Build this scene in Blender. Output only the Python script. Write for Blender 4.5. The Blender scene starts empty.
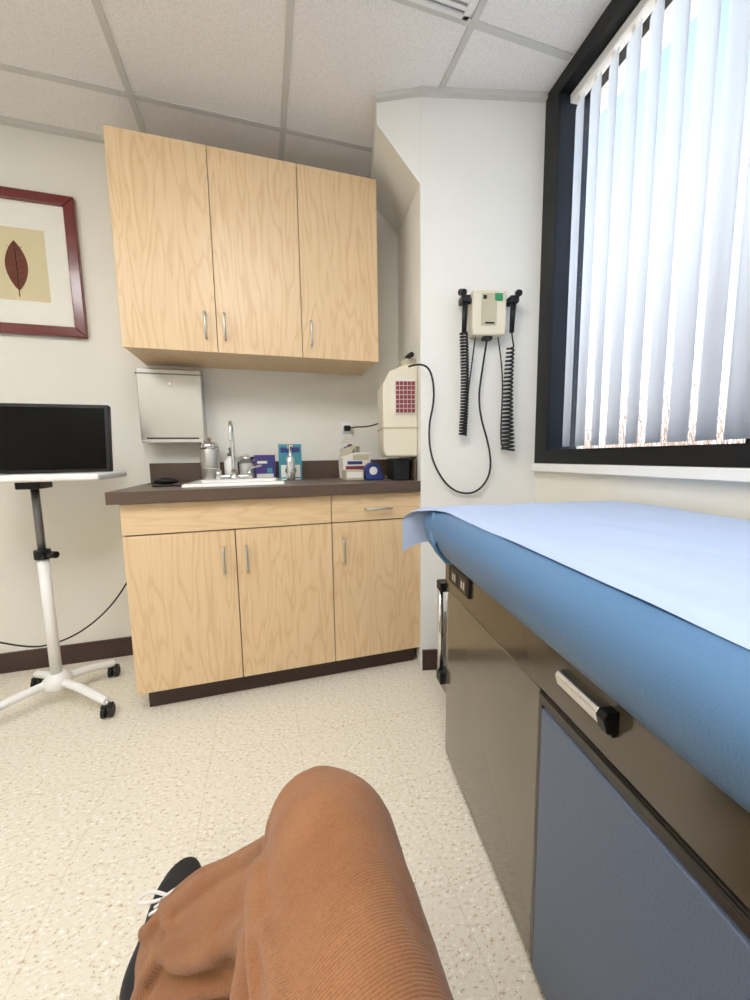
import bpy, bmesh, math, random
from mathutils import Vector, Matrix, noise
random.seed(7)
sc=bpy.context.scene
# ------------------------------------------------------------ helpers
def lin(c):
    def f(x):
        x/=255.0
        return x/12.92 if x<=.04045 else ((x+.055)/1.055)**2.4
    return (f(c[0]),f(c[1]),f(c[2]),1)
def newmat(name):
    m=bpy.data.materials.new(name); m.use_nodes=True
    nt=m.node_tree; b=nt.nodes['Principled BSDF']; return m,nt,b
def nd(nt,t,**kw):
    n=nt.nodes.new(t)
    for k,v in kw.items(): setattr(n,k,v)
    return n
def mat(name,col,rough=.5,metal=0,bump=0,bscale=60,var=0,vscale=5,coat=0,spec=None):
    m,nt,b=newmat(name)
    b.inputs['Base Color'].default_value=lin(col); b.inputs['Roughness'].default_value=rough
    b.inputs['Metallic'].default_value=metal
    if coat: b.inputs['Coat Weight'].default_value=coat; b.inputs['Coat Roughness'].default_value=.1
    if spec is not None: b.inputs['Specular IOR Level'].default_value=spec
    tc=nd(nt,'ShaderNodeTexCoord')
    nz=nd(nt,'ShaderNodeTexNoise'); nz.inputs['Scale'].default_value=vscale; nz.inputs['Detail'].default_value=4
    nt.links.new(tc.outputs['Object'],nz.inputs['Vector'])
    mx=nd(nt,'ShaderNodeMix',data_type='RGBA')
    c=lin(col); v=var if var else .03
    mx.inputs['A'].default_value=(c[0]*(1-v),c[1]*(1-v),c[2]*(1-v),1)
    mx.inputs['B'].default_value=(min(1,c[0]*(1+v)),min(1,c[1]*(1+v)),min(1,c[2]*(1+v)),1)
    nt.links.new(nz.outputs['Fac'],mx.inputs['Factor']); nt.links.new(mx.outputs['Result'],b.inputs['Base Color'])
    if bump:
        n2=nd(nt,'ShaderNodeTexNoise'); n2.inputs['Scale'].default_value=bscale; n2.inputs['Detail'].default_value=3
        nt.links.new(tc.outputs['Object'],n2.inputs['Vector'])
        bp=nd(nt,'ShaderNodeBump'); bp.inputs['Strength'].default_value=bump; bp.inputs['Distance'].default_value=.004
        nt.links.new(n2.outputs['Fac'],bp.inputs['Height']); nt.links.new(bp.outputs['Normal'],b.inputs['Normal'])
    return m
def ramp(nt,stops):
    r=nd(nt,'ShaderNodeValToRGB'); e=r.color_ramp.elements
    while len(e)<len(stops): e.new(.5)
    for i,(p,c) in enumerate(stops): e[i].position=p; e[i].color=c
    return r
def wood(name,a,bc,axis='Z'):
    m,nt,b=newmat(name); tc=nd(nt,'ShaderNodeTexCoord'); oi=nd(nt,'ShaderNodeObjectInfo')
    add=nd(nt,'ShaderNodeVectorMath',operation='ADD'); sca=nd(nt,'ShaderNodeMath',operation='MULTIPLY'); sca.inputs[1].default_value=17
    nt.links.new(oi.outputs['Random'],sca.inputs[0])
    nt.links.new(tc.outputs['Object'],add.inputs[0]); nt.links.new(sca.outputs[0],add.inputs[1])
    mp=nd(nt,'ShaderNodeMapping'); mp.inputs['Scale'].default_value=(9,9,1.2) if axis=='Z' else (1.2,9,9)
    nt.links.new(add.outputs[0],mp.inputs['Vector'])
    nz=nd(nt,'ShaderNodeTexNoise'); nz.inputs['Scale'].default_value=1.0; nz.inputs['Detail'].default_value=2.5; nz.inputs['Distortion'].default_value=.3
    nt.links.new(mp.outputs[0],nz.inputs['Vector'])
    mu=nd(nt,'ShaderNodeMath',operation='MULTIPLY'); mu.inputs[1].default_value=75; nt.links.new(nz.outputs['Fac'],mu.inputs[0])
    sn=nd(nt,'ShaderNodeMath',operation='SINE'); nt.links.new(mu.outputs[0],sn.inputs[0])
    r=ramp(nt,[(0,(0,0,0,1)),(.75,(.25,.25,.25,1)),(1,(1,1,1,1))]); 
    m2=nd(nt,'ShaderNodeMath',operation='MULTIPLY_ADD'); m2.inputs[1].default_value=.5; m2.inputs[2].default_value=.5
    nt.links.new(sn.outputs[0],m2.inputs[0]); nt.links.new(m2.outputs[0],r.inputs[0])
    mp2=nd(nt,'ShaderNodeMapping'); mp2.inputs['Scale'].default_value=(130,130,6) if axis=='Z' else (6,130,130)
    nt.links.new(add.outputs[0],mp2.inputs['Vector'])
    n3=nd(nt,'ShaderNodeTexNoise'); n3.inputs['Scale'].default_value=1; n3.inputs['Detail'].default_value=3; nt.links.new(mp2.outputs[0],n3.inputs['Vector'])
    mm=nd(nt,'ShaderNodeMath',operation='MULTIPLY'); nt.links.new(r.outputs[0],mm.inputs[0]); mm.inputs[1].default_value=.42
    ad=nd(nt,'ShaderNodeMath',operation='MULTIPLY_ADD'); ad.inputs[1].default_value=.65; nt.links.new(n3.outputs['Fac'],ad.inputs[0]); nt.links.new(mm.outputs[0],ad.inputs[2])
    mx=nd(nt,'ShaderNodeMix',data_type='RGBA'); mx.inputs['A'].default_value=lin(a); mx.inputs['B'].default_value=lin(bc)
    nt.links.new(ad.outputs[0],mx.inputs['Factor']); nt.links.new(mx.outputs['Result'],b.inputs['Base Color'])
    b.inputs['Roughness'].default_value=.38
    return m
def group(name,loc=(0,0,0),rz=0):
    e=bpy.data.objects.new(name,None); sc.collection.objects.link(e); e.location=loc; e.rotation_euler=(0,0,rz); e.empty_display_size=.1; return e
def link(name,me,m=None,parent=None,smooth=False):
    o=bpy.data.objects.new(name,me); sc.collection.objects.link(o)
    if m is not None:
        for x in (m if isinstance(m,list) else [m]): me.materials.append(x)
    if parent: o.parent=parent
    if smooth:
        for p in me.polygons: p.use_smooth=True
    return o
def bev(o,w,seg=3):
    if w:
        md=o.modifiers.new('b','BEVEL'); md.width=w; md.segments=seg; md.limit_method='ANGLE'; md.angle_limit=math.radians(40)
        for p in o.data.polygons: p.use_smooth=True
        md.harden_normals=True
    return o
def box(name,x,y,z,m,parent=None,b=0,seg=3):
    me=bpy.data.meshes.new(name); v=[(i,j,k) for i in x for j in y for k in z]
    f=[(0,1,3,2),(4,6,7,5),(0,4,5,1),(2,3,7,6),(0,2,6,4),(1,5,7,3)]
    me.from_pydata(v,[],f); me.update(); o=link(name,me,m,parent); return bev(o,b,seg)
def prism(name,pts,z0,z1,m,parent=None,b=0,seg=3,plane='xy'):
    n=len(pts); me=bpy.data.meshes.new(name)
    def mk(p,h):
        if plane=='xy': return (p[0],p[1],h)
        if plane=='xz': return (p[0],h,p[1])
        return (h,p[0],p[1])
    v=[mk(p,z0) for p in pts]+[mk(p,z1) for p in pts]
    f=[tuple(range(n))[::-1],tuple(range(n,2*n))]+[(i,(i+1)%n,n+(i+1)%n,n+i) for i in range(n)]
    me.from_pydata(v,[],f); bm=bmesh.new(); bm.from_mesh(me); bmesh.ops.recalc_face_normals(bm,faces=bm.faces); bm.to_mesh(me); bm.free()
    o=link(name,me,m,parent); return bev(o,b,seg)
def cyl(name,p0,p1,r0,m,parent=None,r1=None,n=24,b=0):
    p0=Vector(p0);p1=Vector(p1); r1=r0 if r1 is None else r1
    bm=bmesh.new(); bmesh.ops.create_cone(bm,cap_ends=True,segments=n,radius1=r0,radius2=r1,depth=(p1-p0).length)
    q=Vector((0,0,1)).rotation_difference((p1-p0).normalized()).to_matrix().to_4x4()
    bmesh.ops.transform(bm,matrix=Matrix.Translation((p0+p1)/2)@q,verts=bm.verts)
    me=bpy.data.meshes.new(name); bm.to_mesh(me); bm.free(); o=link(name,me,m,parent)
    for p in me.polygons: p.use_smooth=len(p.vertices)==4
    if b: bev(o,b,2)
    return o
def lathe(name,prof,c,m,parent=None,n=32):
    me=bpy.data.meshes.new(name); v=[];f=[]
    for r,z in prof:
        for i in range(n):
            a=2*math.pi*i/n; v.append((c[0]+r*math.cos(a),c[1]+r*math.sin(a),c[2]+z))
    for k in range(len(prof)-1):
        for i in range(n):
            j=(i+1)%n; f.append((k*n+i,k*n+j,(k+1)*n+j,(k+1)*n+i))
    f.append(tuple(range(n))[::-1]); f.append(tuple(range((len(prof)-1)*n,len(prof)*n)))
    me.from_pydata(v,[],f); return link(name,me,m,parent,True)
def tube(name,pts,r,m,parent=None,smooth=True,cyclic=False):
    cu=bpy.data.curves.new(name,'CURVE'); cu.dimensions='3D'; cu.bevel_depth=r; cu.bevel_resolution=3; cu.use_fill_caps=True
    s=cu.splines.new('NURBS' if smooth else 'POLY'); s.points.add(len(pts)-1)
    for i,p in enumerate(pts): s.points[i].co=(p[0],p[1],p[2],1)
    if smooth: s.order_u=3; s.use_endpoint_u=True; cu.resolution_u=8
    s.use_cyclic_u=cyclic
    o=bpy.data.objects.new(name,cu); sc.collection.objects.link(o); cu.materials.append(m)
    if parent: o.parent=parent
    return o
def ball(name,c,s,m,parent=None,sub=3):
    bm=bmesh.new(); bmesh.ops.create_icosphere(bm,subdivisions=sub,radius=1)
    for v in bm.verts: v.co=Vector((c[0]+v.co.x*s[0],c[1]+v.co.y*s[1],c[2]+v.co.z*s[2]))
    me=bpy.data.meshes.new(name); bm.to_mesh(me); bm.free(); return link(name,me,m,parent,True)
# ------------------------------------------------------------ materials
M_wall=mat('wall_paint',(233,230,220),.75,bump=.25,bscale=120)
M_wall2=mat('wall_paint_b',(238,237,231),.75,bump=.25,bscale=120)
M_base=mat('baseboard_vinyl',(58,38,33),.5)
M_wood=wood('maple_laminate',(235,207,165),(212,173,124),'Z')
M_woodh=wood('maple_laminate_h',(235,207,165),(214,177,128),'X')
M_gap=mat('cabinet_shadow_gap',(60,44,34),.8)
M_kick=mat('toe_kick',(56,38,32),.6)
M_counter=mat('counter_laminate',(84,66,54),.4,var=.5,vscale=240)
M_nickel=mat('brushed_nickel',(200,198,192),.3,1)
M_chrome=mat('chrome',(222,222,222),.12,1)
M_steel=mat('stainless',(200,198,192),.33,1,bump=.05,bscale=300)
M_black=mat('black_plastic',(13,13,15),.45,spec=.3)
M_screen=mat('screen_black',(4,4,5),.25,spec=.1)
M_white=mat('white_plastic',(240,240,238),.35)
M_porc=mat('porcelain',(246,245,240),.15,coat=.5)
M_cream=mat('cream_plastic',(224,217,194),.45)
M_cream2=mat('cream_plastic_dark',(190,182,154),.45)
M_red=mat('frame_lacquer',(100,8,12),.22,coat=.4,var=.25)
M_mat=mat('mat_board',(236,234,224),.8)
M_tan=mat('print_paper',(214,200,160),.8,var=.05,vscale=9)
M_leaf=mat('leaf_brown',(98,42,20),.7,var=.35,vscale=30)
M_leafv=mat('leaf_vein',(66,28,16),.7)
M_grid=mat('ceiling_grid_metal',(206,205,200),.5)
M_vinyl=mat('blue_vinyl',(76,115,156),.42,bump=.15,bscale=400,var=.06)
M_paper=mat('exam_paper',(178,196,230),.7,var=.05,vscale=3)
M_tab=mat('table_enamel',(98,91,76),.14,coat=.3)
M_tabtop=mat('table_band',(74,66,53),.16,coat=.3)
M_tabdark=mat('table_bronze_trim',(40,34,29),.3)
M_door=mat('table_door_laminate',(92,105,128),.5,bump=.3,bscale=350,var=.06,vscale=200)
M_frame=mat('window_frame_black',(7,8,10),.45,spec=.3)
M_frame2=mat('window_frame_reveal',(26,31,43),.45,spec=.3)
M_rubber=mat('black_rubber',(15,15,15),.6)
M_purple=mat('purple_card',(58,38,116),.5)
M_teal=mat('teal_card',(60,140,160),.5)
M_blue=mat('blue_plastic',(32,48,114),.4)
M_maroon=mat('maroon',(128,40,50),.5)
M_card=mat('white_card',(230,226,218),.6)
M_green=mat('green_display',(30,140,84),.3)
M_pump=mat('grey_metal',(120,120,122),.3,.8)
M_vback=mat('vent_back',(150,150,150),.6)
def floor_mat():
    m,nt,b=newmat('vct_floor'); tc=nd(nt,'ShaderNodeTexCoord')
    mp=nd(nt,'ShaderNodeMapping'); mp.inputs['Scale'].default_value=(1,1.8,1); mp.inputs['Rotation'].default_value=(0,0,.5)
    nt.links.new(tc.outputs['Object'],mp.inputs['Vector'])
    n1=nd(nt,'ShaderNodeTexNoise'); n1.inputs['Scale'].default_value=74; n1.inputs['Detail'].default_value=3; n1.inputs['Roughness'].default_value=.6
    nt.links.new(mp.outputs[0],n1.inputs['Vector'])
    r1=ramp(nt,[(0,lin((180,156,120))),(.35,lin((194,172,140))),(.395,lin((226,217,199))),(.6,lin((232,225,209))),(.66,lin((248,245,238)))])
    nt.links.new(n1.outputs['Fac'],r1.inputs[0])
    n2=nd(nt,'ShaderNodeTexNoise'); n2.inputs['Scale'].default_value=130; n2.inputs['Detail'].default_value=2
    nt.links.new(tc.outputs['Object'],n2.inputs['Vector'])
    r2=ramp(nt,[(.30,(.55,.44,.32,1)),(.34,(1,1,1,1))]); nt.links.new(n2.outputs['Fac'],r2.inputs[0])
    mx=nd(nt,'ShaderNodeMix',data_type='RGBA',blend_type='MULTIPLY'); mx.inputs['Factor'].default_value=.85
    nt.links.new(r1.outputs[0],mx.inputs['A']); nt.links.new(r2.outputs[0],mx.inputs['B'])
    sep=nd(nt,'ShaderNodeSeparateXYZ'); nt.links.new(tc.outputs['Object'],sep.inputs[0])
    outs=[]
    for ax,off in (('X',.08),('Y',.10)):
        a=nd(nt,'ShaderNodeMath',operation='ADD'); a.inputs[1].default_value=30.5-off; nt.links.new(sep.outputs[ax],a.inputs[0])
        d=nd(nt,'ShaderNodeMath',operation='DIVIDE'); d.inputs[1].default_value=.305; nt.links.new(a.outputs[0],d.inputs[0])
        fr=nd(nt,'ShaderNodeMath',operation='FRACT'); nt.links.new(d.outputs[0],fr.inputs[0])
        lt=nd(nt,'ShaderNodeMath',operation='LESS_THAN'); lt.inputs[1].default_value=.009; nt.links.new(fr.outputs[0],lt.inputs[0]); outs.append(lt)
    mxx=nd(nt,'ShaderNodeMath',operation='MAXIMUM'); nt.links.new(outs[0].outputs[0],mxx.inputs[0]); nt.links.new(outs[1].outputs[0],mxx.inputs[1])
    sc2=nd(nt,'ShaderNodeMath',operation='MULTIPLY'); sc2.inputs[1].default_value=.38; nt.links.new(mxx.outputs[0],sc2.inputs[0])
    m3=nd(nt,'ShaderNodeMix',data_type='RGBA'); m3.inputs['B'].default_value=lin((190,176,148))
    nt.links.new(sc2.outputs[0],m3.inputs['Factor']); nt.links.new(mx.outputs['Result'],m3.inputs['A'])
    nt.links.new(m3.outputs['Result'],b.inputs['Base Color']); b.inputs['Roughness'].default_value=.24
    return m
M_floor=floor_mat()
def ceil_mat():
    m,nt,b=newmat('acoustic_tile'); tc=nd(nt,'ShaderNodeTexCoord')
    n=nd(nt,'ShaderNodeTexNoise'); n.inputs['Scale'].default_value=160; n.inputs['Detail'].default_value=3; nt.links.new(tc.outputs['Object'],n.inputs['Vector'])
    r=ramp(nt,[(.3,lin((228,224,222))),(.5,lin((240,237,235))),(.7,lin((246,244,242)))]); nt.links.new(n.outputs['Fac'],r.inputs[0]); nt.links.new(r.outputs[0],b.inputs['Base Color'])
    bp=nd(nt,'ShaderNodeBump'); bp.inputs['Strength'].default_value=.2; bp.inputs['Distance'].default_value=.003; nt.links.new(n.outputs['Fac'],bp.inputs['Height']); nt.links.new(bp.outputs[0],b.inputs['Normal'])
    b.inputs['Roughness'].default_value=.9; return m
M_ceil=ceil_mat()
# ------------------------------------------------------------ room
H=2.52
box('floor',(-2.3,1.5),(-1.7,2.3),(-.1,0),M_floor)
box('ceiling',(-2.3,1.5),(-1.7,2.3),(H,H+.1),M_ceil)
box('wall_back',(-2.3,.9),(2.2,2.32),(0,H),M_wall)
box('wall_left',(-2.4,-2.2),(-1.7,2.32),(0,H),M_wall)
box('wall_front',(-2.3,1.5),(-1.72,-1.6),(0,H),M_wall)
PL=Vector((.69,1.59,0)); PR=Vector((1.22,1.47,0))
prism('wall_pillar',[(.69,1.59),(1.22,1.47),(1.45,1.448),(1.45,2.3),(.83,2.3),(.81,2.2)],0,H,M_wall2)
ww=math.atan(-.0923)
W=group('wall_right',(1.22,1.47,0),ww)
box('wall_below_sill',(0,.14),(-3.25,0),(0,.99),M_wall,W)
box('wall_beside_window',(0,.14),(-3.25,-2.3),(.99,H),M_wall,W)
def soffit():
    fr=[(.525,2.52),(.525,2.42),(.69,2.17),(.69,2.52)]
    f=[(.525,1.665),(.525,1.665),(.69,1.592),(.69,1.592)]
    bk=[(.64,2.2),(.64,2.2),(.81,2.2),(.81,2.2)]
    v=[(f[i][0],f[i][1],fr[i][1]) for i in range(4)]+[(bk[0][0],2.2,2.52),(bk[0][0],2.2,2.47),(.81,2.2,2.31),(.81,2.2,2.52)]
    me=bpy.data.meshes.new('s'); me.from_pydata(v,[],[(0,1,2,3),(7,6,5,4),(0,4,5,1),(1,5,6,2),(3,2,6,7),(0,3,7,4)]); me.update()
    link('wall_soffit',me,M_wall2)
soffit()
box('baseboard_back',(-2.2,-.50),(2.188,2.2),(0,.1),M_base)
box('baseboard_left',(-2.2,-2.188),(-1.6,2.188),(0,.1),M_base)
a12=math.atan2(PR.y-PL.y,PR.x-PL.x)
P=group('baseboard_pillar',PL,a12); box('strip',(0.005,.53),(-.012,0),(0,.1),M_base,P)
B=group('baseboard_right',(1.22,1.47,0),ww); box('strip',(-.012,0),(-3.0,-.02),(0,.1),M_base,B)
G=group('ceiling_grid')
xs=[.158+.61*k for k in range(-3,2)]; ys=[1.925-.61*k for k in range(0,6)]
for i,x in enumerate(xs): box('runner_%d'%i,(x-.012,x+.012),(-1.6,2.2 if x<.7 else 1.57),(H-.006,H),M_grid,G)
for i,y in enumerate(ys):
    box('cross_%d'%i,(-2.2,1.0 if y<1.5 else .6),(y-.012,y+.012),(H-.005,H-.0005),M_grid,G)
    if y<1.4: box('cross_r%d'%i,(1.0,1.20+.0923*(y-1.47)),(y-.012,y+.012),(H-.005,H-.0005),M_grid,G)
T=group('trim_1'); box('back_angle',(-2.2,.64),(2.178,2.2),(H-.02,H-.0003),M_grid,T); box('left_angle',(-2.2,-2.178),(-1.6,2.17),(H-.02,H-.0003),M_grid,T)
T2=group('trim_2',PL,a12); box('pillar_angle',(-.005,.53),(-.022,0),(H-.022,H-.0003),M_grid,T2)
T3=group('trim_3',(.525,1.665,0),math.atan2(-.073,.165)); box('soffit_angle',(0,.178),(-.02,0),(H-.02,H-.0003),M_grid,T3)
V=group('ceiling_vent')
x0,x1,y0,y1=.185,.742,.74,1.308
for n_,a,b_ in (('l',(x0,x0+.03),(y0,y1)),('r',(x1-.02,x1),(y0,y1)),('f',(x0,x1),(y0,y0+.03)),('k',(x0,x1),(y1-.012,y1))):
    box('rim_'+n_,a,b_,(H-.010,H-.001),M_white,V)
for i in range(24):
    yy=y0+.034+i*.0218; box('louver_%d'%i,(x0+.03,x1-.02),(yy,yy+.011),(H-.007,H-.003),M_white,V)
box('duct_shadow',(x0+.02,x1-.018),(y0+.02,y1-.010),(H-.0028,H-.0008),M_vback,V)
M_diff,nt,b=newmat('light_diffuser'); b.inputs['Base Color'].default_value=(1,1,1,1); b.inputs['Emission Color'].default_value=(1,.985,.96,1); b.inputs['Emission Strength'].default_value=11
def troffer(x,y,sx,sy):
    L=group('ceiling_light'); box('housing',(x,x+sx),(y,y+sy),(H-.012,H-.001),M_white,L)
    box('diffuser',(x+.03,x+sx-.03),(y+.03,y+sy-.03),(H-.018,H-.0121),M_diff,L)
troffer(-.45,-.50,.6,1.2); troffer(-1.67,-.50,.6,1.2)
# ------------------------------------------------------------ window
N=group('window_1',(1.22,1.47,0),ww)
wy0,wy1=-2.3,0
box('jamb_far',(-.012,.0),(-.085,-.002),(.99,H-.001),M_frame,N)
box('jamb_far_reveal',(.0,.14),(-.085,-.002),(.99,H-.001),M_frame2,N)
box('jamb_near',(-.012,.14),(wy1-2.3,wy1-2.215),(.99,H-.001),M_frame,N)
box('frame_bottom',(-.012,.14),(-2.215,-.085),(.99,1.05),M_frame,N)
box('frame_top',(-.012,.14),(-2.215,-.085),(2.46,H-.001),M_frame,N)
for i,y in enumerate((-.785,-1.5)): box('mullion_%d'%i,(.105,.135),(y-.02,y+.02),(1.05,2.46),M_frame,N)
mg,nt,b=newmat('window_glass'); nt.nodes.remove(b)
tr=nd(nt,'ShaderNodeBsdfTransparent'); gl=nd(nt,'ShaderNodeBsdfGlossy'); gl.inputs['Roughness'].default_value=.02; mxs=nd(nt,'ShaderNodeMixShader'); mxs.inputs[0].default_value=.04
nt.links.new(tr.outputs[0],mxs.inputs[1]); nt.links.new(gl.outputs[0],mxs.inputs[2]); nt.links.new(mxs.outputs[0],nt.nodes['Material Output'].inputs[0])
box('glass',(.118,.121),(-2.215,-.085),(1.05,2.46),mg,N)
S=group('window_sill',(1.22,1.47,0),ww); box('sill_board',(-.03,-.0005),(-2.3,-.01),(.955,.989),M_white,S,.004)
mb,nt,b=newmat('blind_vinyl'); b.inputs['Base Color'].default_value=lin((240,243,248)); b.inputs['Roughness'].default_value=.5
tl=nd(nt,'ShaderNodeBsdfTranslucent'); tl.inputs[0].default_value=lin((246,250,255)); ms=nd(nt,'ShaderNodeMixShader'); ms.inputs[0].default_value=.76
nt.links.new(b.outputs[0],ms.inputs[1]); nt.links.new(tl.outputs[0],ms.inputs[2]); nt.links.new(ms.outputs[0],nt.nodes['Material Output'].inputs[0])
BL=group('vertical_blinds',(1.22,1.47,0),ww)
box('headrail',(.035,.075),(-2.2,-.09),(2.425,2.458),M_white,BL,.004)
k=0; y=-.125
while y>-2.18:
    th=math.radians(22+random.uniform(-6,6)); w=.0445
    vs=[];fs=[]
    for s in range(7):
        u=-1+2*s/6; bow=.006*(1-u*u)
        lx=.055+math.sin(th)*w*u-math.cos(th)*bow; ly=y+math.cos(th)*w*u+math.sin(th)*bow
        vs+=[(lx,ly,1.062),(lx,ly,2.405)]
    for s in range(6): fs.append((2*s,2*s+2,2*s+3,2*s+1))
    me=bpy.data.meshes.new('vane'); me.from_pydata(vs,[],fs); o=link('vane_%d'%k,me,mb,BL,True)
    so=o.modifiers.new('s','SOLIDIFY'); so.thickness=.001
    box('clip_%d'%k,(.051,.059),(y-.006,y+.006),(2.40,2.428),M_cream,BL)
    k+=1; y-=.082
M_grass=mat('dry_grass',(132,112,100),.8,var=.45,vscale=3)
M_gr=mat('ground_pale_bounce',(226,222,214),.9,var=.08)  # ground colour raised to near white, so it bounces light onto ceiling and blinds
box('ground_outside',(1.7,40),(-25,40),(-.6,-.5),M_gr)
def grass():
    v=[];f=[]
    for i in range(4200):
        bx=3.0+random.random()*1.6; by=-1.5+random.random()*8; h=1.12+random.random()*.75+.3*noise.noise(Vector((bx,by*1.5,0))); 
        ang=random.random()*6.28; lean=random.uniform(.05,.6); w=random.uniform(.003,.008); base=len(v)
        for s in range(5):
            t=s/4; cx=bx+math.cos(ang)*lean*t*t; cy=by+math.sin(ang)*lean*t*t; cz=-.5+(h+.45)*t-(.15*t**3*lean)
            ww_=w*(1-.75*t); v.append((cx,cy-ww_,cz)); v.append((cx,cy+ww_,cz))
        for s in range(4): f.append((base+2*s,base+2*s+1,base+2*s+3,base+2*s+2))
    me=bpy.data.meshes.new('grass'); me.from_pydata(v,[],f); link('ornamental_grass',me,M_grass)
grass()
# ------------------------------------------------------------ upper cabinet
def pull(name,pts,par): tube(name,pts,.0055,M_nickel,par,smooth=False)
def vpull(name,x,y,za,zb,par):
    pull(name,[(x,y,za),(x,y-.022,za+.002),(x,y-.028,za+.012),(x,y-.028,zb-.012),(x,y-.022,zb-.002),(x,y,zb)],par)
UC=group('wall_cabinet')
box('carcass',(-.541,.578),(1.89,2.2),(1.508,2.348),M_wood,UC)
box('carcass_gap',(-.538,.575),(1.884,1.8905),(1.512,2.344),M_gap,UC)
for i,(a,c) in enumerate(((-.543,-.1705),(-.1675,.2035),(.2065,.581))): box('door_%d'%i,(a,c),(1.866,1.884),(1.505,2.347),M_wood,UC,.0015,2)
vpull('pull_1',-.213,1.866,1.562,1.669,UC); vpull('pull_2',-.135,1.866,1.562,1.669,UC); vpull('pull_3',.247,1.866,1.562,1.669,UC)
# ------------------------------------------------------------ base cabinet
LC=group('base_cabinet')
box('side_left',(-.525,-.51),(1.64,2.195),(.1,.868),M_wood,LC)
prism('side_right',[(.677,1.64),(.695,1.64),(.80,2.195),(.782,2.195)],.1,.868,M_wood,LC)
prism('bottom',[(-.51,1.64),(.677,1.64),(.782,2.195),(-.51,2.195)],.1,.118,M_wood,LC)
box('reveal',(-.522,.692),(1.634,1.6405),(.105,.868),M_gap,LC)
box('toe_kick',(-.505,.69),(1.68,1.70),(0,.1),M_kick,LC)
for i,(a,c) in enumerate(((-.527,-.1260),(-.1220,.2750),(.2790,.694))):
    box('door_%d'%i,(a,c),(1.616,1.634),(.1,.741),M_wood,LC,.0015,2)
box('drawer_front_1',(-.527,.2750),(1.616,1.634),(.7465,.866),M_woodh,LC,.0015,2)
box('drawer_front_2',(.2790,.694),(1.616,1.634),(.7465,.866),M_woodh,LC,.0015,2)
vpull('pull_1',-.170,1.616,.565,.672,LC); vpull('pull_2',-.082,1.616,.565,.672,LC); vpull('pull_3',.325,1.616,.565,.672,LC)
pull('pull_4',[(.43,1.616,.80),(.432,1.594,.80),(.442,1.588,.80),(.538,1.588,.80),(.548,1.594,.80),(.55,1.616,.80)],LC)
CT=group('countertop')
sx0,sx1,sy0,sy1=-.30,.06,1.735,2.03
zc0,zc1=.870,.916
box('slab_front',(-.560,.688),(1.588,sy0),(zc0,zc1),M_counter,CT)
box('slab_left',(-.560,sx0),(sy0,sy1),(zc0,zc1),M_counter,CT)
prism('slab_right',[(sx1,sy0),(.714,sy0),(.772,sy1),(sx1,sy1)],zc0,zc1,M_counter,CT)
prism('slab_back',[(-.560,sy1),(.772,sy1),(.803,2.198),(-.560,2.198)],zc0,zc1,M_counter,CT)
box('backsplash',(-.560,.79),(2.18,2.199),(zc1,1.015),M_counter,CT)
prism('side_splash',[(.686,1.66),(.702,1.66),(.80,2.179),(.784,2.179)],zc1,1.015,M_counter,CT)
SK=group('sink')
def rim():
    o_=[(sx0-.03,sy0-.03),(sx1+.03,sy0-.03),(sx1+.03,sy1+.05),(sx0-.03,sy1+.05)]
    i_=[(sx0+.004,sy0+.004),(sx1-.004,sy0+.004),(sx1-.004,sy1-.004),(sx0+.004,sy1-.004)]
    bt=[(sx0+.03,sy0+.03),(sx1-.03,sy0+.03),(sx1-.03,sy1-.03),(sx0+.03,sy1-.03)]
    v=[(a,b,zc1+.0005) for a,b in o_]+[(a,b,zc1+.014) for a,b in o_]+[(a,b,zc1+.014) for a,b in i_]+[(a,b,zc1-.15) for a,b in bt]
    f=[]
    for k in range(3):
        for i in range(4):
            j=(i+1)%4; f.append((k*4+i,k*4+j,k*4+4+j,k*4+4+i))
    f.append((12,13,14,15)); me=bpy.data.meshes.new('basin'); me.from_pydata(v,[],f); o=link('basin',me,M_porc,SK); bev(o,.012,3)
rim()
cyl('drain',(-.12,1.88,zc1-.149),(-.12,1.88,zc1-.146),.03,M_chrome,SK)
FC=group('faucet')
fz=zc1+.014
lathe('base_plate',[(.03,0),(.03,.008),(.018,.02),(.014,.05)],(-.145,2.055,fz),M_chrome,FC)
tube('gooseneck',[(-.145,2.055,fz+.02),(-.145,2.055,fz+.2),(-.145,2.052,fz+.255),(-.145,2.02,fz+.285),(-.145,1.975,fz+.28),(-.145,1.95,fz+.25),(-.145,1.945,fz+.19)],.009,M_chrome,FC)
for s in (-1,1):
    cyl('valve_%d'%(s+1),(-.145+s*.075,2.055,fz),(-.145+s*.075,2.055,fz+.045),.014,M_chrome,FC)
    tube('lever_%d'%(s+1),[(-.145+s*.075,2.055,fz+.05),(-.145+s*.11,2.03,fz+.062),(-.145+s*.135,2.01,fz+.066)],.006,M_chrome,FC)
tube('crossbar',[(-.22,2.055,fz+.012),(-.07,2.055,fz+.012)],.01,M_chrome,FC,smooth=False)
# ------------------------------------------------------------ counter objects
def lathe_obj(name,parts):
    g=group(name)
    for n_,prof,c,m in parts: lathe(n_,prof,c,m,g)
    return g
c=(-.262,2.11,zc1+.001)
lathe_obj('metal_canister',[('body',[(.043,0),(.046,.005),(.046,.165),(.042,.175),(.03,.18)],c,M_steel),('lid',[(.047,.165),(.048,.185),(.04,.2),(.012,.205),(.012,.222),(.004,.225)],c,M_chrome)])
mgl,nt,b=newmat('clear_glass'); b.inputs['Base Color'].default_value=(.92,.96,.95,1); b.inputs['Transmission Weight'].default_value=.85; b.inputs['Roughness'].default_value=.05; b.inputs['IOR'].default_value=1.2
c=(-.085,2.135,zc1+.001)
g=lathe_obj('glass_jar',[('jar',[(.035,0),(.038,.006),(.038,.1),(.034,.11)],c,mgl),('cotton',[(.03,.004),(.033,.02),(.033,.08),(.02,.09)],c,M_card),('lid',[(.038,.11),(.039,.125),(.02,.13),(.008,.14)],c,M_chrome)])
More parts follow.
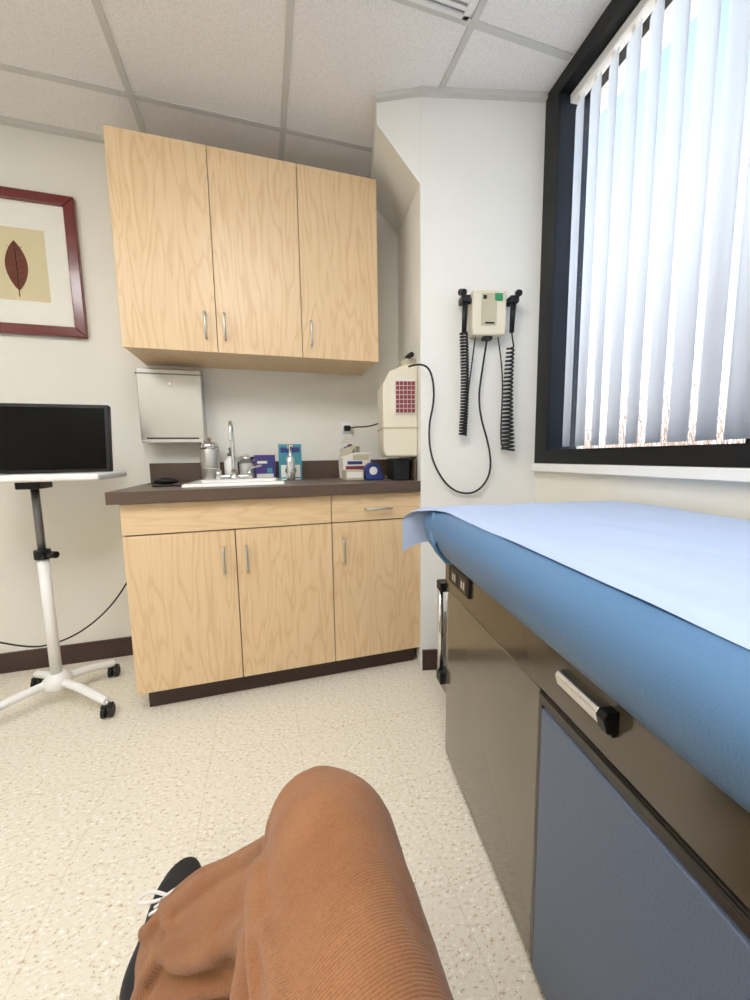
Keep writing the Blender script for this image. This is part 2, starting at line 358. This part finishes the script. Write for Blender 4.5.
c=(-.165,2.135,zc1+.001)
g=lathe_obj('soap_dispenser',[('bottle',[(.03,0),(.033,.01),(.033,.10),(.015,.12),(.013,.135)],c,M_white),('collar',[(.016,.13),(.016,.145),(.006,.147),(.006,.17)],c,M_pump)])
tube('spout',[(c[0],c[1],c[2]+.17),(c[0],c[1]-.01,c[2]+.175),(c[0],c[1]-.045,c[2]+.168)],.005,M_pump,g)
g=group('purple_box'); box('carton',(-.045,.062),(2.09,2.15),(zc1+.001,1.050),M_purple,g,.002)
box('label_panel',(-.035,.05),(2.0885,2.0899),(.99,1.03),M_blue,g); box('label_stripe',(-.03,.02),(2.0878,2.0884),(1.005,1.018),M_card,g); box('label_stripe_b',(-.035,.05),(2.0885,2.0899),(.93,.95),M_card,g); box('label_spot',(.02,.045),(2.0878,2.0899),(.955,.98),M_teal,g)
g=group('brochure_stand'); box('booklet',(.080,.200),(2.06,2.075),(zc1+.001,1.105),M_teal,g,.001); box('photo_panel',(.09,.19),(2.058,2.0599),(.93,.995),M_card,g); box('title_band',(.09,.19),(2.058,2.0599),(1.06,1.088),M_blue,g); ball('picture_spot',(.14,2.058,.965),(.03,.002,.025),M_green,g)
box('foot',(.085,.19),(2.03,2.09),(zc1+.001,zc1+.006),M_white,g)
c=(.135,1.985,zc1+.001)
g=lathe_obj('chrome_pump_bottle',[('bottle',[(.02,0),(.022,.005),(.022,.11),(.012,.125),(.008,.13),(.008,.165),(.014,.168),(.014,.182)],c,M_chrome)])
tube('nozzle',[(c[0],c[1],c[2]+.175),(c[0]-.01,c[1]-.02,c[2]+.175),(c[0]-.015,c[1]-.04,c[2]+.165)],.004,M_chrome,g)
g=group('computer_mouse'); ball('shell',(-.44,1.96,zc1+.018),(.055,.032,.017),M_black,g); tube('cord',[(-.49,1.96,zc1+.01),(-.53,2.02,zc1+.004),(-.50,2.1,zc1+.004),(-.54,2.15,zc1+.004)],.003,M_black,g)
g=group('pen_tray'); box('pad',(-.46,-.345),(1.80,1.86),(zc1+.001,zc1+.008),M_black,g,.003)
zt_=zc1+.001
g=group('glove_box'); prism('carton',[(.395,1.03),(.40,zt_),(.545,zt_),(.545,1.055),(.47,1.055)],1.92,2.04,M_card,g,.002,plane='xz')
box('front_print',(.41,.535),(1.9185,1.9199),(.935,.985),M_maroon,g); box('front_print_b',(.42,.50),(1.918,1.9199),(.993,1.01),M_blue,g); box('front_print_c',(.45,.535),(1.918,1.9199),(1.015,1.045),M_cream2,g)
prism('open_flap',[(.395,1.03),(.47,1.056),(.49,1.10),(.42,1.075)],2.035,2.038,M_cream2,g,plane='xz')
g=group('tissue_box'); box('carton',(.385,.475),(1.80,1.90),(zt_,.968),M_cream2,g,.003); box('side_print',(.39,.47),(1.7985,1.7999),(.93,.958),M_card,g)
g=group('pamphlets')
for i in range(5): box('card_%d'%i,(.43+i*.022,.436+i*.022),(2.06,2.16),(zt_,1.08+.012*(i%3)),[M_card,M_teal,M_maroon,M_card,M_cream2][i],g)
g=group('tape_dispenser'); cyl('spool',(.525,1.80,.962),(.525,1.845,.962),.042,M_blue,g,n=32,b=.004); cyl('core',(.525,1.798,.962),(.525,1.847,.962),.02,M_card,g); box('base',(.485,.580),(1.795,1.85),(zt_,.944),M_blue,g,.006)
g=group('black_tray_box'); prism('body',[(.598,1.70),(.676,1.69),(.708,1.83),(.61,1.84)],zt_,1.022,M_black,g,.006)
ang=math.atan2(.61,.12)
SW=group('sharps_container',(.6955,1.62,0),ang-math.pi/2)
prism('body',[(0,1.03),(-.15,1.03),(-.165,1.06),(-.165,1.36),(-.13,1.42),(-.06,1.45),(0,1.45)],.03,.25,M_cream,SW,.01,3,plane='xz')
prism('top_cap',[(-.002,1.45),(-.07,1.45),(-.075,1.47),(-.05,1.485),(-.002,1.485)],.06,.22,M_cream2,SW,.006,2,plane='xz')
box('front_panel',(-.110,-.012),(.022,.0295),(1.225,1.385),M_card,SW,.004)
for i in range(7):
    for j in range(5):
        box('grille_%d_%d'%(i,j),(-.104+.0182*j,-.104+.0182*j+.0150),(.0185,.0225),(1.232+i*.0205,1.232+i*.0205+.0165),M_maroon,SW)
box('hinge_band',(-.168,0),(.026,.254),(1.16,1.168),M_cream2,SW)
tube('top_spout',[(-.04,.14,1.48),(-.04,.10,1.50),(-.03,.02,1.49)],.012,M_black,SW)
# ------------------------------------------------------------ wall things
g=group('paper_towel_dispenser')
box('case',(-.567,-.278),(2.10,2.199),(1.125,1.475),M_steel,g,.008)
box('lid_line',(-.570,-.275),(2.097,2.12),(1.445,1.452),M_pump,g); box('slot_lip',(-.56,-.285),(2.085,2.13),(1.115,1.128),M_steel,g,.003); box('slot_dark',(-.54,-.305),(2.098,2.12),(1.135,1.142),M_black,g); cyl('lock',(-.42,2.098,1.40),(-.42,2.102,1.40),.008,M_chrome,g)
g=group('wall_outlet'); box('plate',(.445,.515),(2.194,2.2),(1.12,1.235),M_white,g,.003); box('plug',(.462,.498),(2.165,2.195),(1.185,1.215),M_black,g,.004); box('socket',(.465,.495),(2.192,2.195),(1.135,1.16),M_cream,g,.002)
tube('cord',[(.49,2.17,1.2),(.52,2.14,1.205),(.58,2.08,1.20),(.64,2.0,1.22),(.68,1.93,1.26),(.70,1.87,1.28)],.004,M_black,g)
g=group('framed_picture')
px0,px1,pz0,pz1=-1.275,-.777,1.615,2.235; fw=.046
def frame(g,m,y0,y1):
    prism('rail_top',[(px0,pz1),(px1,pz1),(px1-fw,pz1-fw),(px0+fw,pz1-fw)],y0,y1,m,g,.005,2,plane='xz')
    prism('rail_bottom',[(px0,pz0),(px1,pz0),(px1-fw,pz0+fw),(px0+fw,pz0+fw)],y0,y1,m,g,.005,2,plane='xz')
    prism('stile_left',[(px0,pz0),(px0,pz1),(px0+fw,pz1-fw),(px0+fw,pz0+fw)],y0,y1,m,g,.005,2,plane='xz')
    prism('stile_right',[(px1,pz0),(px1,pz1),(px1-fw,pz1-fw),(px1-fw,pz0+fw)],y0,y1,m,g,.005,2,plane='xz')
frame(g,M_red,2.172,2.199)
box('mat',(px0+.03,px1-.03),(2.186,2.19),(pz0+.03,pz1-.03),M_mat,g)
box('print',(-1.155,-.91),(2.1845,2.186),(1.765,2.075),M_tan,g)
lf=[]
cx,cz=-1.025,1.915
for s in range(13):
    t=s/12; lf.append((cx+.042*math.sin(math.pi*t)**.8,cz-.11+.215*t))
rt=[(cx-(p[0]-cx),p[1]) for p in lf[::-1]][1:-1]
prism('leaf',lf+rt,2.1825,2.1844,M_leaf,g,plane='xz')
tube('leaf_stem',[(cx,2.182,cz-.135),(cx,2.182,cz+.1)],.0018,M_leafv,g,smooth=False)
for s in range(6):
    for d in (-1,1): tube('vein_%d_%d'%(s,d+1),[(cx,2.182,cz-.07+s*.026),(cx+d*.028,2.182,cz-.05+s*.026)],.0008,M_leafv,g,smooth=False)
# ------------------------------------------------------------ diagnostic station
DS=group('diagnostic_wall_transformer',PL,a12)
def lx(X): return (X-.69)/math.cos(a12)
c0=lx(.968); DZ=-.018
prism('housing',[(c0-.070,1.56+DZ),(c0+.070,1.56+DZ),(c0+.075,1.60+DZ),(c0+.075,1.745+DZ),(c0-.075,1.745+DZ),(c0-.075,1.60+DZ)],-.062,-.001,M_cream,DS,.008,3,plane='xz')
box('top_face',(c0-.035,c0+.03),(-.066,-.06),(1.60+DZ,1.73+DZ),M_cream2,DS,.003)
box('display',(c0+.02,c0+.055),(-.068,-.06),(1.70+DZ,1.73+DZ),M_green,DS,.002)
box('switch',(c0-.03,c0-.015),(-.069,-.065),(1.705+DZ,1.72+DZ),M_black,DS)
box('label',(c0-.02,c0+.02),(-.0675,-.0655),(1.605+DZ,1.612+DZ),M_black,DS)
box('cord_exit',(c0-.02,c0+.02),(-.05,-.02),(1.545+DZ,1.562+DZ),M_black,DS,.003)
for s in (-1,1):
    xx=c0+s*.105
    box('bracket_%d'%(s+1),(min(c0+s*.07,xx),max(c0+s*.07,xx)),(-.05,-.03),(1.695+DZ,1.715+DZ),M_black,DS,.003)
    box('cradle_%d'%(s+1),(xx-.02,xx+.02),(-.075,-.02),(1.69+DZ,1.72+DZ),M_black,DS,.006)
    cyl('handle_head_%d'%(s+1),(xx+s*.012,-.085,1.722+DZ),(xx+s*.02,-.055,1.735+DZ),.014,M_black,DS,b=.003)
    cyl('handle_grip_%d'%(s+1),(xx,-.06,1.70+DZ),(xx,-.045,1.575+DZ),.0125,M_black,DS,r1=.010)
    pts=[]; turns=34 if s<0 else 26; zt,zb=(1.56,1.12) if s<0 else (1.50,1.05); N_=turns*12
    for i in range(N_+1):
        t=i/N_; a=t*turns*2*math.pi; r=(.015 if s<0 else .014+.013*t)
        pts.append((xx+r*math.cos(a)+.008*math.sin(t*3)*(-1 if s>0 else 1),-.04+r*math.sin(a),zt+(zb-zt)*t))
    tube('coil_%d'%(s+1),pts,.0042,M_rubber,DS,smooth=False)
    tube('lead_%d'%(s+1),[(xx,-.045,1.57),(xx+s*.004,-.04,1.55),(pts[0][0],pts[0][1],pts[0][2])],.0035,M_rubber,DS)
    if s>0: tube('tail_1',[pts[-1],(xx-.02,-.04,1.05),(xx-.03,-.02,1.10),(xx-.025,-.03,1.35),(c0+.06,-.03,1.50),(c0+.05,-.03,1.545)],.003,M_rubber,DS)
    else: tube('tail_0',[pts[-1],(xx+.02,-.03,1.12),(xx+.022,-.02,1.25),(c0-.055,-.03,1.5),(c0-.05,-.03,1.545)],.003,M_rubber,DS)
tube('power_cable',[(c0,-.035,1.53),(lx(.955),-.03,1.43),(lx(.935),-.02,1.25),(lx(1.0),-.02,1.05),(lx(1.0),-.02,.93),(lx(.93),-.02,.85),(lx(.82),-.02,.87),(lx(.735),-.025,1.0),(lx(.715),-.03,1.15),(lx(.745),-.035,1.28),(lx(.73),-.04,1.40),(-.01,-.05,1.43),(-.05,.02,1.43)],.0045,M_rubber,DS)
# ------------------------------------------------------------ rolling stand with monitor
RS=group('rolling_monitor_stand')
hx,hy=-.885,1.83
for i,(dx,dy) in enumerate(((.235,-.165),(.15,.16),(-.15,.16),(-.22,-.165))):
    tube('leg_%d'%i,[(hx,hy,.105),(hx+dx*.45,hy+dy*.45,.10),(hx+dx*.85,hy+dy*.85,.075),(hx+dx,hy+dy,.068)],.016,M_white,RS)
    cx_,cy_=hx+dx,hy+dy
    cyl('caster_stem_%d'%i,(cx_,cy_,.045),(cx_,cy_,.07),.008,M_chrome,RS)
    for s in (-1,1): cyl('wheel_%d_%d'%(i,s+1),(cx_+s*.004,cy_,.026),(cx_+s*.02,cy_,.026),.0255,M_black,RS,b=.003)
    box('caster_hood_%d'%i,(cx_-.021,cx_+.021),(cy_-.015,cy_+.015),(.035,.056),M_black,RS,.005)
lathe('hub',[(.04,.075),(.05,.085),(.05,.115),(.035,.13),(.028,.14)],(hx,hy,0),M_white,RS)
cyl('pole_lower',(hx,hy,.12),(hx,hy,.64),.020,M_white,RS)
cyl('pole_upper',(hx,hy,.64),(hx,hy,.945),.014,M_pump,RS)
cyl('clamp',(hx,hy,.635),(hx,hy,.675),.028,M_black,RS,b=.004); cyl('clamp_knob',(hx+.02,hy-.01,.655),(hx+.06,hy-.03,.655),.014,M_black,RS)
box('tray_bracket',(hx-.04,hx+.04),(hy-.05,hy+.05),(.925,.965),M_black,RS,.004)
box('tray',(hx-.31,hx+.285),(1.66,1.98),(.958,.985),M_white,RS,.01)
g=group('computer_monitor')
prism('screen_shell',[(1.80,.987),(1.83,.987),(1.868,1.258),(1.838,1.262)],-1.17,-.605,M_black,g,.004,2,plane='yz')
prism('screen_glass',[(1.798,1.0),(1.7995,1.0),(1.8345,1.247),(1.833,1.247)],-1.155,-.62,M_screen,g,plane='yz')
box('rear_foot',(-1.0,-.78),(1.84,1.93),(.986,1.0),M_black,g,.003); box('rear_arm',(-.92,-.86),(1.86,1.90),(.995,1.15),M_black,g,.004)
box('top_label',(-1.17,-.93),(1.839,1.845),(1.258,1.266),M_card,g)
g=group('power_cord'); tube('cord',[(-.60,2.19,.80),(-.61,2.15,.70),(-.64,2.12,.50),(-.74,2.1,.33),(-.86,2.08,.22),(-.98,2.06,.17),(-1.10,2.05,.17),(-1.25,2.04,.25)],.004,M_black,g)
# ------------------------------------------------------------ exam table
ET=group('exam_table',(.553,1.063,0),math.radians(-9))
box('plinth',(.05,.55),(-1.70,-.06),(0,.05),M_tabdark,ET)
box('cabinet_body',(.004,.60),(-1.75,-.0),(.03,.70),M_tab,ET,.004)
box('panel_end',(-.004,.004),(-.540,-.004),(.032,.607),M_tab,ET,.003)
box('drawer_band',(-.008,.004),(-1.75,-.004),(.612,.72),M_tabtop,ET,.003)
box('bronze_rail',(-.006,.004),(-1.75,-.545),(.582,.606),M_tabdark,ET,.002)
box('bronze_rail_lip',(-.010,-.004),(-1.75,-.545),(.598,.605),M_tabdark,ET,.002)
box('side_stile',(-.006,.004),(-.551,-.543),(.032,.606),M_tabdark,ET)
box('door_panel',(-.008,.004),(-1.20,-.553),(.032,.578),M_door,ET,.003)
box('door_panel_b',(-.008,.004),(-1.75,-1.205),(.032,.578),M_door,ET,.003)
box('handle_mount',(-.016,-.007),(-.725,-.640),(.655,.682),M_black,ET,.003)
prism('handle_grip',[(-.008,.693),(-.026,.692),(-.031,.685),(-.026,.668),(-.018,.674),(-.008,.678)],-.712,-.620,M_chrome,ET,.002,2,plane='xz')
prism('handle_end',[(-.008,.694),(-.027,.694),(-.032,.685),(-.026,.664),(-.008,.664)],-.728,-.712,M_black,ET,.002,2,plane='xz')
box('outlet_block',(-.016,.004),(-.22,-.06),(.650,.708),M_black,ET,.004)
for i in range(2):
    box('outlet_face_%d'%i,(-.018,-.015),(-.135-.07*i,-.09-.07*i),(.66,.695),M_tabdark,ET,.002)
    for j in range(2): box('outlet_slot_%d_%d'%(i,j),(-.0195,-.0175),(-.125-.07*i+.016*j,-.12-.07*i+.016*j),(.668,.687),M_card,ET)
def pad():
    prof=[(.004,.722),(-.028,.727),(-.052,.742),(-.068,.765),(-.079,.79),(-.083,.82),(-.078,.843),(-.063,.859),(-.040,.866),(.10,.8665),(.30,.867),(.50,.8665),(.575,.866),(.598,.858),(.610,.84),(.612,.80),(.608,.74),(.59,.71)]
    mid=(.263,.785); v=[];f=[]; n=len(prof)
    qs=[(-.024+.05*math.cos(a*math.pi/16),.05*(1-math.sin(a*math.pi/16))) for a in range(0,9)]
    qs+= [(-.06-.04*k,0) for k in range(44)]
    for qi,(q,ins) in enumerate(qs):
        for p,z in prof:
            pp=p+ (ins if p<mid[0] else -ins)*(.9 if abs(p-mid[0])>.28 else 0); zz=z+(-ins if z>.8 else ins*.3)*.9
            if p<-.02 and qi>8: pp+=.005*noise.noise(Vector((q*5,z*9,2)))
            v.append((pp,q,zz))
    for k in range(len(qs)-1):
        for i in range(n):
            j=(i+1)%n; f.append((k*n+i,k*n+j,(k+1)*n+j,(k+1)*n+i))
    f.append(tuple(range(n))); f.append(tuple(range((len(qs)-1)*n,len(qs)*n))[::-1])
    me=bpy.data.meshes.new('pad'); me.from_pydata(v,[],f); bm=bmesh.new(); bm.from_mesh(me); bmesh.ops.recalc_face_normals(bm,faces=bm.faces); bm.to_mesh(me); bm.free()
    o=link('pad',me,M_vinyl,ET,True)
pad()
tube('corner_fold',[(-.066,-.075,.862),(-.082,-.095,.82),(-.082,-.115,.785),(-.068,-.125,.75),(-.030,-.13,.724)],.006,M_vinyl,ET)
tube('corner_fold_b',[(-.080,-.15,.80),(-.082,-.135,.785),(-.070,-.128,.755),(-.045,-.13,.728)],.005,M_vinyl,ET)
tube('pad_seam',[(-.012,-1.74,.722),(-.012,-.03,.722)],.003,M_vinyl,ET,smooth=False)
def paper():
    nq,npp=160,56; v=[];f=[]; hang=.115
    for i in range(nq+1):
        s=-hang+1.84*i/nq
        for j in range(npp+1):
            u=j/npp
            left=-.038-.100*max(0,1-max(0,s)/.17)**1.5; p=left+(.597-left)*u
            if s<0: q=.036; z=.862+s
            elif s<.05:
                t=s/.05; q=.036-.056*(1-math.cos(t*math.pi/2)); z=.870-.010*(1-t)**2
            else: q=-.02-(s-.05); z=.870
            if p<-.045: z-=(abs(p+.045)/.09)**2*.03
            if s>=.05 and u<.04: z-=.003
            nz=noise.noise(Vector((p*5,q*3.2,0)))*.007+noise.noise(Vector((p*16,q*9,3)))*.0024
            z+=abs(nz)
            if s<0: q+=noise.noise(Vector((p*14,z*10,1)))*.005+.01*(-s/hang)
            v.append((p,q,z))
    for i in range(nq):
        for j in range(npp):
            a=i*(npp+1)+j; f.append((a,a+1,a+npp+2,a+npp+1))
    me=bpy.data.meshes.new('paper'); me.from_pydata(v,[],f); link('exam_paper_sheet',me,M_paper,ET,True)
paper()
cyl('stirrup_rail',(-.012,.03,.60),(-.012,.03,.30),.010,M_chrome,ET); box('stirrup_bracket_a',(-.022,.02),(-.0,.045),(.59,.62),M_black,ET,.003); box('stirrup_bracket_b',(-.022,.02),(-.0,.045),(.27,.31),M_black,ET,.003)
box('end_panel',(.03,.57),(0,.012),(.08,.66),M_tabdark,ET,.003)
g=group('waste_bin'); prism('bin',[(.70,1.30),(.93,1.28),(.94,1.44),(.72,1.47)],.0,.34,M_pump,g,.015)
# ------------------------------------------------------------ person
mp_,nt,b=newmat('brown_twill'); b.inputs['Roughness'].default_value=.95; b.inputs['Specular IOR Level'].default_value=.1
b.inputs['Sheen Weight'].default_value=.12
tc=nd(nt,'ShaderNodeTexCoord'); mpn=nd(nt,'ShaderNodeMapping'); mpn.inputs['Rotation'].default_value=(0,.25,1.25); nt.links.new(tc.outputs['Object'],mpn.inputs['Vector'])
wv=nd(nt,'ShaderNodeTexWave'); wv.inputs['Scale'].default_value=115; wv.inputs['Distortion'].default_value=1.6; wv.inputs['Detail'].default_value=3; wv.inputs['Detail Scale'].default_value=.4; nt.links.new(mpn.outputs[0],wv.inputs['Vector'])
nz=nd(nt,'ShaderNodeTexNoise'); nz.inputs['Scale'].default_value=14; nz.inputs['Detail'].default_value=8; nt.links.new(tc.outputs['Object'],nz.inputs['Vector'])
nz2=nd(nt,'ShaderNodeTexNoise'); nz2.inputs['Scale'].default_value=420; nz2.inputs['Detail'].default_value=3; nt.links.new(tc.outputs['Object'],nz2.inputs['Vector'])
mx=nd(nt,'ShaderNodeMix',data_type='RGBA'); mx.inputs['A'].default_value=lin((140,88,54)); mx.inputs['B'].default_value=lin((170,117,78)); nt.links.new(nz.outputs['Fac'],mx.inputs['Factor'])
m2=nd(nt,'ShaderNodeMix',data_type='RGBA',blend_type='MULTIPLY'); m2.inputs['Factor'].default_value=.28; nt.links.new(mx.outputs['Result'],m2.inputs['A']); nt.links.new(wv.outputs['Color'],m2.inputs['B'])
m4=nd(nt,'ShaderNodeMix',data_type='RGBA',blend_type='OVERLAY'); m4.inputs['Factor'].default_value=.35; nt.links.new(m2.outputs['Result'],m4.inputs['A']); nt.links.new(nz2.outputs['Fac'],m4.inputs['B'])
nt.links.new(m4.outputs['Result'],b.inputs['Base Color'])
bp=nd(nt,'ShaderNodeBump'); bp.inputs['Strength'].default_value=.45; bp.inputs['Distance'].default_value=.0012; nt.links.new(wv.outputs['Fac'],bp.inputs['Height']); nt.links.new(bp.outputs[0],b.inputs['Normal'])
M_shoe=mat('shoe_canvas',(20,20,24),.8,bump=.3,bscale=500); M_sole=mat('shoe_rubber',(232,230,224),.5); M_sock=mat('sock_cotton',(225,222,215),.9,bump=.3,bscale=300)
PN=group('seated_person')
ico=bmesh.new(); bmesh.ops.create_icosphere(ico,subdivisions=3,radius=1); ICO3=([v.co.copy() for v in ico.verts],[[v.index for v in f.verts] for f in ico.faces]); ico.free()
ico=bmesh.new(); bmesh.ops.create_icosphere(ico,subdivisions=2,radius=1); ICO2=([v.co.copy() for v in ico.verts],[[v.index for v in f.verts] for f in ico.faces]); ico.free()
TV=[];TF=[]
def chain(pts):
    for (p0,r0),(p1,r1) in zip(pts[:-1],pts[1:]):
        p0=Vector(p0);p1=Vector(p1); n_=max(2,int((p1-p0).length/(.25*min(r0,r1)))+1)
        for i in range(n_+1):
            t=i/n_; r=r0+(r1-r0)*t; c=p0.lerp(p1,t); vs,fs=ICO3 if r>.03 else ICO2; b0=len(TV)
            TV.extend([c+v*r for v in vs]); TF.extend([[b0+k for k in f] for f in fs])
chain([((-.19,-.20,.575),.115),((.02,-.20,.575),.115)]); chain([((-.17,-.22,.66),.105),((.0,-.22,.66),.105)]); chain([((-.16,-.23,.75),.10),((-.01,-.23,.75),.10)])
chain([((.0,-.14,.565),.108),((.037,.15,.535),.100),((.060,.34,.525),.089),((.066,.43,.522),.083),((.058,.480,.500),.079),((.045,.490,.455),.072)])
shin=[((.045,.490,.455),.068),((.0,.52,.37),.067),((-.085,.585,.27),.069),((-.150,.640,.18),.075),((-.185,.680,.115),.081),((-.188,.682,.095),.082)]
chain(shin)
chain([((-.13,.60,.15),.06),((-.12,.62,.10),.058)])
chain([((-.19,-.14,.56),.10),((-.10,.12,.46),.085),((0,.33,.395),.072),((.04,.37,.36),.068)])
chain([((.04,.37,.36),.068),((.07,.37,.22),.063),((.07,.36,.12),.064)])
ax=Vector((-.52,.44,-.73)).normalized(); pv=Vector((-.81,-.52,.28)).normalized(); sv=ax.cross(pv)
def shin_pt(t):
    t=max(0,min(.999,t))*(len(shin)-1); i=int(t); u=t-i
    return Vector(shin[i][0]).lerp(Vector(shin[i+1][0]),u), shin[i][1]*(1-u)+shin[i+1][1]*u
for ph0,ph1,t0,t1,r in ((-60,-20,.02,.75,.014),(-25,20,.0,.62,.015),(12,-10,.30,.95,.013),(50,72,.05,.8,.014),(70,40,.35,.98,.012),(-75,-55,.35,.98,.013),(30,95,.45,.98,.011),(100,80,.1,.8,.013)):
    pts=[]
    for k in range(9):
        u=k/8; c_,R_=shin_pt(t0+(t1-t0)*u); ph=math.radians(ph0+(ph1-ph0)*u+10*math.sin(u*7+ph0))
        rr=r*(.35+.65*math.sin(math.pi*min(1,max(0,u*.9+.05))))
        pts.append((c_+(R_+.005)*(math.cos(ph)*pv+math.sin(ph)*sv),rr))
    chain(pts)
chain([((-.030,.26,.570),.006),((-.028,.34,.558),.013),((-.026,.42,.528),.017),((-.026,.47,.483),.018),((-.035,.49,.42),.013)])
chain([((-.050,.22,.54),.006),((-.044,.32,.512),.013),((-.040,.40,.472),.016),((-.042,.45,.42),.015),((-.065,.49,.35),.011)])
chain([((.00,.50,.545),.005),((-.012,.49,.52),.010),((-.02,.50,.48),.010)])
chain([((.02,.16,.638),.004),((-.01,.26,.608),.007),((-.022,.34,.574),.008)])
me=bpy.data.meshes.new('trousers'); me.from_pydata(TV,[],TF)
o=link('trousers',me,mp_,PN,True)
rm=o.modifiers.new('r','REMESH'); rm.mode='VOXEL'; rm.voxel_size=.0045; rm.use_smooth_shade=True
sm=o.modifiers.new('s','SMOOTH'); sm.iterations=4; sm.factor=.6
tx=bpy.data.textures.new('folds','CLOUDS'); tx.noise_scale=.10; tx.noise_depth=1
dp=o.modifiers.new('d','DISPLACE'); dp.texture=tx; dp.strength=.012; dp.mid_level=.5; dp.texture_coords='LOCAL'
def shoe(name,ox,oy,rz,par):
    e=bpy.data.objects.new(name,None); sc.collection.objects.link(e); e.parent=par; e.location=(ox,oy,0); e.rotation_euler=(0,0,rz)
    def hw(t): 
        return .034+.006*math.sin(t*math.pi*.9)+.012*math.exp(-((t-.68)/.22)**2)
    def endf(t):
        return min(1,math.sqrt(max(0,1-((.10-t)/.10)**2)) if t<.10 else 1, 1) * (math.sqrt(max(0,1-((t-.84)/.16)**2)) if t>.84 else 1)
    n_=28
    left=[];right=[]
    for i in range(n_+1):
        t=.5-.5*math.cos(math.pi*i/n_); w=hw(t)*endf(t); left.append((-w,t*.285)); right.append((w,t*.285))
    pts=left+right[::-1][1:-1]
    o=prism('outsole',pts,0,.012,M_shoe,e); o=prism('foxing',[(x*1.0,y) for x,y in pts],.0121,.030,M_sole,e,.002,2)
    pts2=[(x*1.02,(y-.1425)*1.005+.1425) for x,y in pts]; prism('stripe',pts2,.019,.0215,M_shoe,e)
    v=[];f=[];m_=14
    for i in range(n_+1):
        t=.5-.5*math.cos(math.pi*i/n_); w=hw(t)*endf(t)*.97
        h=.035+.06*max(0,1-abs(t-.16)/.75)**1.1 if t>.16 else .095-.01*(.16-t)/.16
        if t>.7: h=.03+(h-.03)*math.sqrt(max(0,1-((t-.7)/.3)**2))*1.0+.006
        for j in range(m_+1):
            a=math.pi*j/m_; cx2=math.cos(a); sx2=math.sin(a)
            v.append((w*math.copysign(abs(cx2)**.75,cx2),t*.283+.001,.028+(h-.01)*sx2**.8*(endf(t)**.6)))
    for i in range(n_):
        for j in range(m_): a=i*(m_+1)+j; f.append((a,a+1,a+m_+2,a+m_+1))
    mm_=bpy.data.meshes.new('upper'); mm_.from_pydata(v,[],f); link('upper',mm_,M_shoe,e,True)
    cyl('sock',(.012,.07,.08),(.02,.06,.11),.028,M_sock,e)
    for k in range(4):
        yy=.125+k*.022; zz=.103-.0125*k
        tube('lace_%d'%k,[(-.022,yy,zz-.008),(0,yy+.003,zz+.006),(.022,yy,zz-.008)],.003,M_sole,e)
    tube('lace_loop_a',[(0,.155,.098),(-.03,.165,.105),(-.06,.16,.095),(-.055,.15,.09),(-.01,.15,.096)],.0032,M_sole,e)
    tube('lace_loop_b',[(0,.155,.098),(.03,.17,.104),(.05,.17,.092),(.02,.152,.094)],.0032,M_sole,e)
    return e
shoe('shoe_a',-.268,.656,-math.radians(9),PN)
shoe('shoe_b',.075,.30,0,PN)
CH=group('guest_chair'); M_seat=mat('chair_fabric',(70,80,100),.9,bump=.3,bscale=300)
box('seat',(-.34,.20),(-.45,.04),(.40,.445),M_seat,CH,.02); box('backrest',(-.32,.18),(-.50,-.455),(.55,.90),M_seat,CH,.02)
for i,(x,y) in enumerate(((-.33,.0),(.19,.0),(-.33,-.47),(.19,-.47))): tube('leg_%d'%i,[(x,y,.0),(x,y,.42 if y>-.1 else .88)],.012,M_black,CH,smooth=False)
# ------------------------------------------------------------ world & lights
w=bpy.data.worlds.new('World'); sc.world=w; w.use_nodes=True; nt=w.node_tree; bg=nt.nodes['Background']
tc=nd(nt,'ShaderNodeTexCoord'); sp=nd(nt,'ShaderNodeSeparateXYZ'); nt.links.new(tc.outputs['Generated'],sp.inputs[0])
r=ramp(nt,[(0,(.5,.54,.58,1)),(.2,(.42,.49,.57,1)),(.42,(.25,.33,.43,1)),(.7,(.12,.185,.28,1))]); nt.links.new(sp.outputs['Z'],r.inputs[0]); nt.links.new(r.outputs[0],bg.inputs[0]); bg.inputs[1].default_value=3.5
def area(name,loc,sx,sy,rot,energy,col=(1,1,1),portal=False):
    l=bpy.data.lights.new(name,'AREA'); l.shape='RECTANGLE'; l.size=sx; l.size_y=sy; l.energy=energy; l.color=col
    o=bpy.data.objects.new(name,l); sc.collection.objects.link(o); o.location=loc; o.rotation_euler=rot
    if portal: l.cycles.is_portal=True
    return o
po=area('window_portal',(0,0,0),1.45,2.2,(0,math.radians(90),0),1,portal=True); po.parent=N; po.location=(.2,-1.15,1.75)
sl=bpy.data.lights.new('bounce_sun','SUN'); sl.energy=18; sl.angle=.01; sl.color=(1,.97,.92); so_=bpy.data.objects.new('bounce_sun',sl); sc.collection.objects.link(so_)  # added sunlight on the outside ground, there for its bounce into the room
so_.rotation_euler=Vector((.45,.15,-1)).to_track_quat('-Z','Y').to_euler()
# ------------------------------------------------------------ camera
cam=bpy.data.cameras.new('camera'); co=bpy.data.objects.new('camera',cam); sc.collection.objects.link(co)
cam.sensor_fit='HORIZONTAL'; cam.sensor_width=36; cam.lens=18; cam.clip_start=.02
right=Vector((.9585,-.2846,-.0154)).normalized(); fw_=Vector((.2811,.9529,-.1139)).normalized(); up=right.cross(fw_).normalized(); right=fw_.cross(up)
co.matrix_world=Matrix(((right.x,up.x,-fw_.x,0),(right.y,up.y,-fw_.y,0),(right.z,up.z,-fw_.z,1.03),(0,0,0,1)))
sc.camera=co
sc.view_settings.view_transform='Standard'; sc.view_settings.exposure=.42; sc.view_settings.gamma=1.1
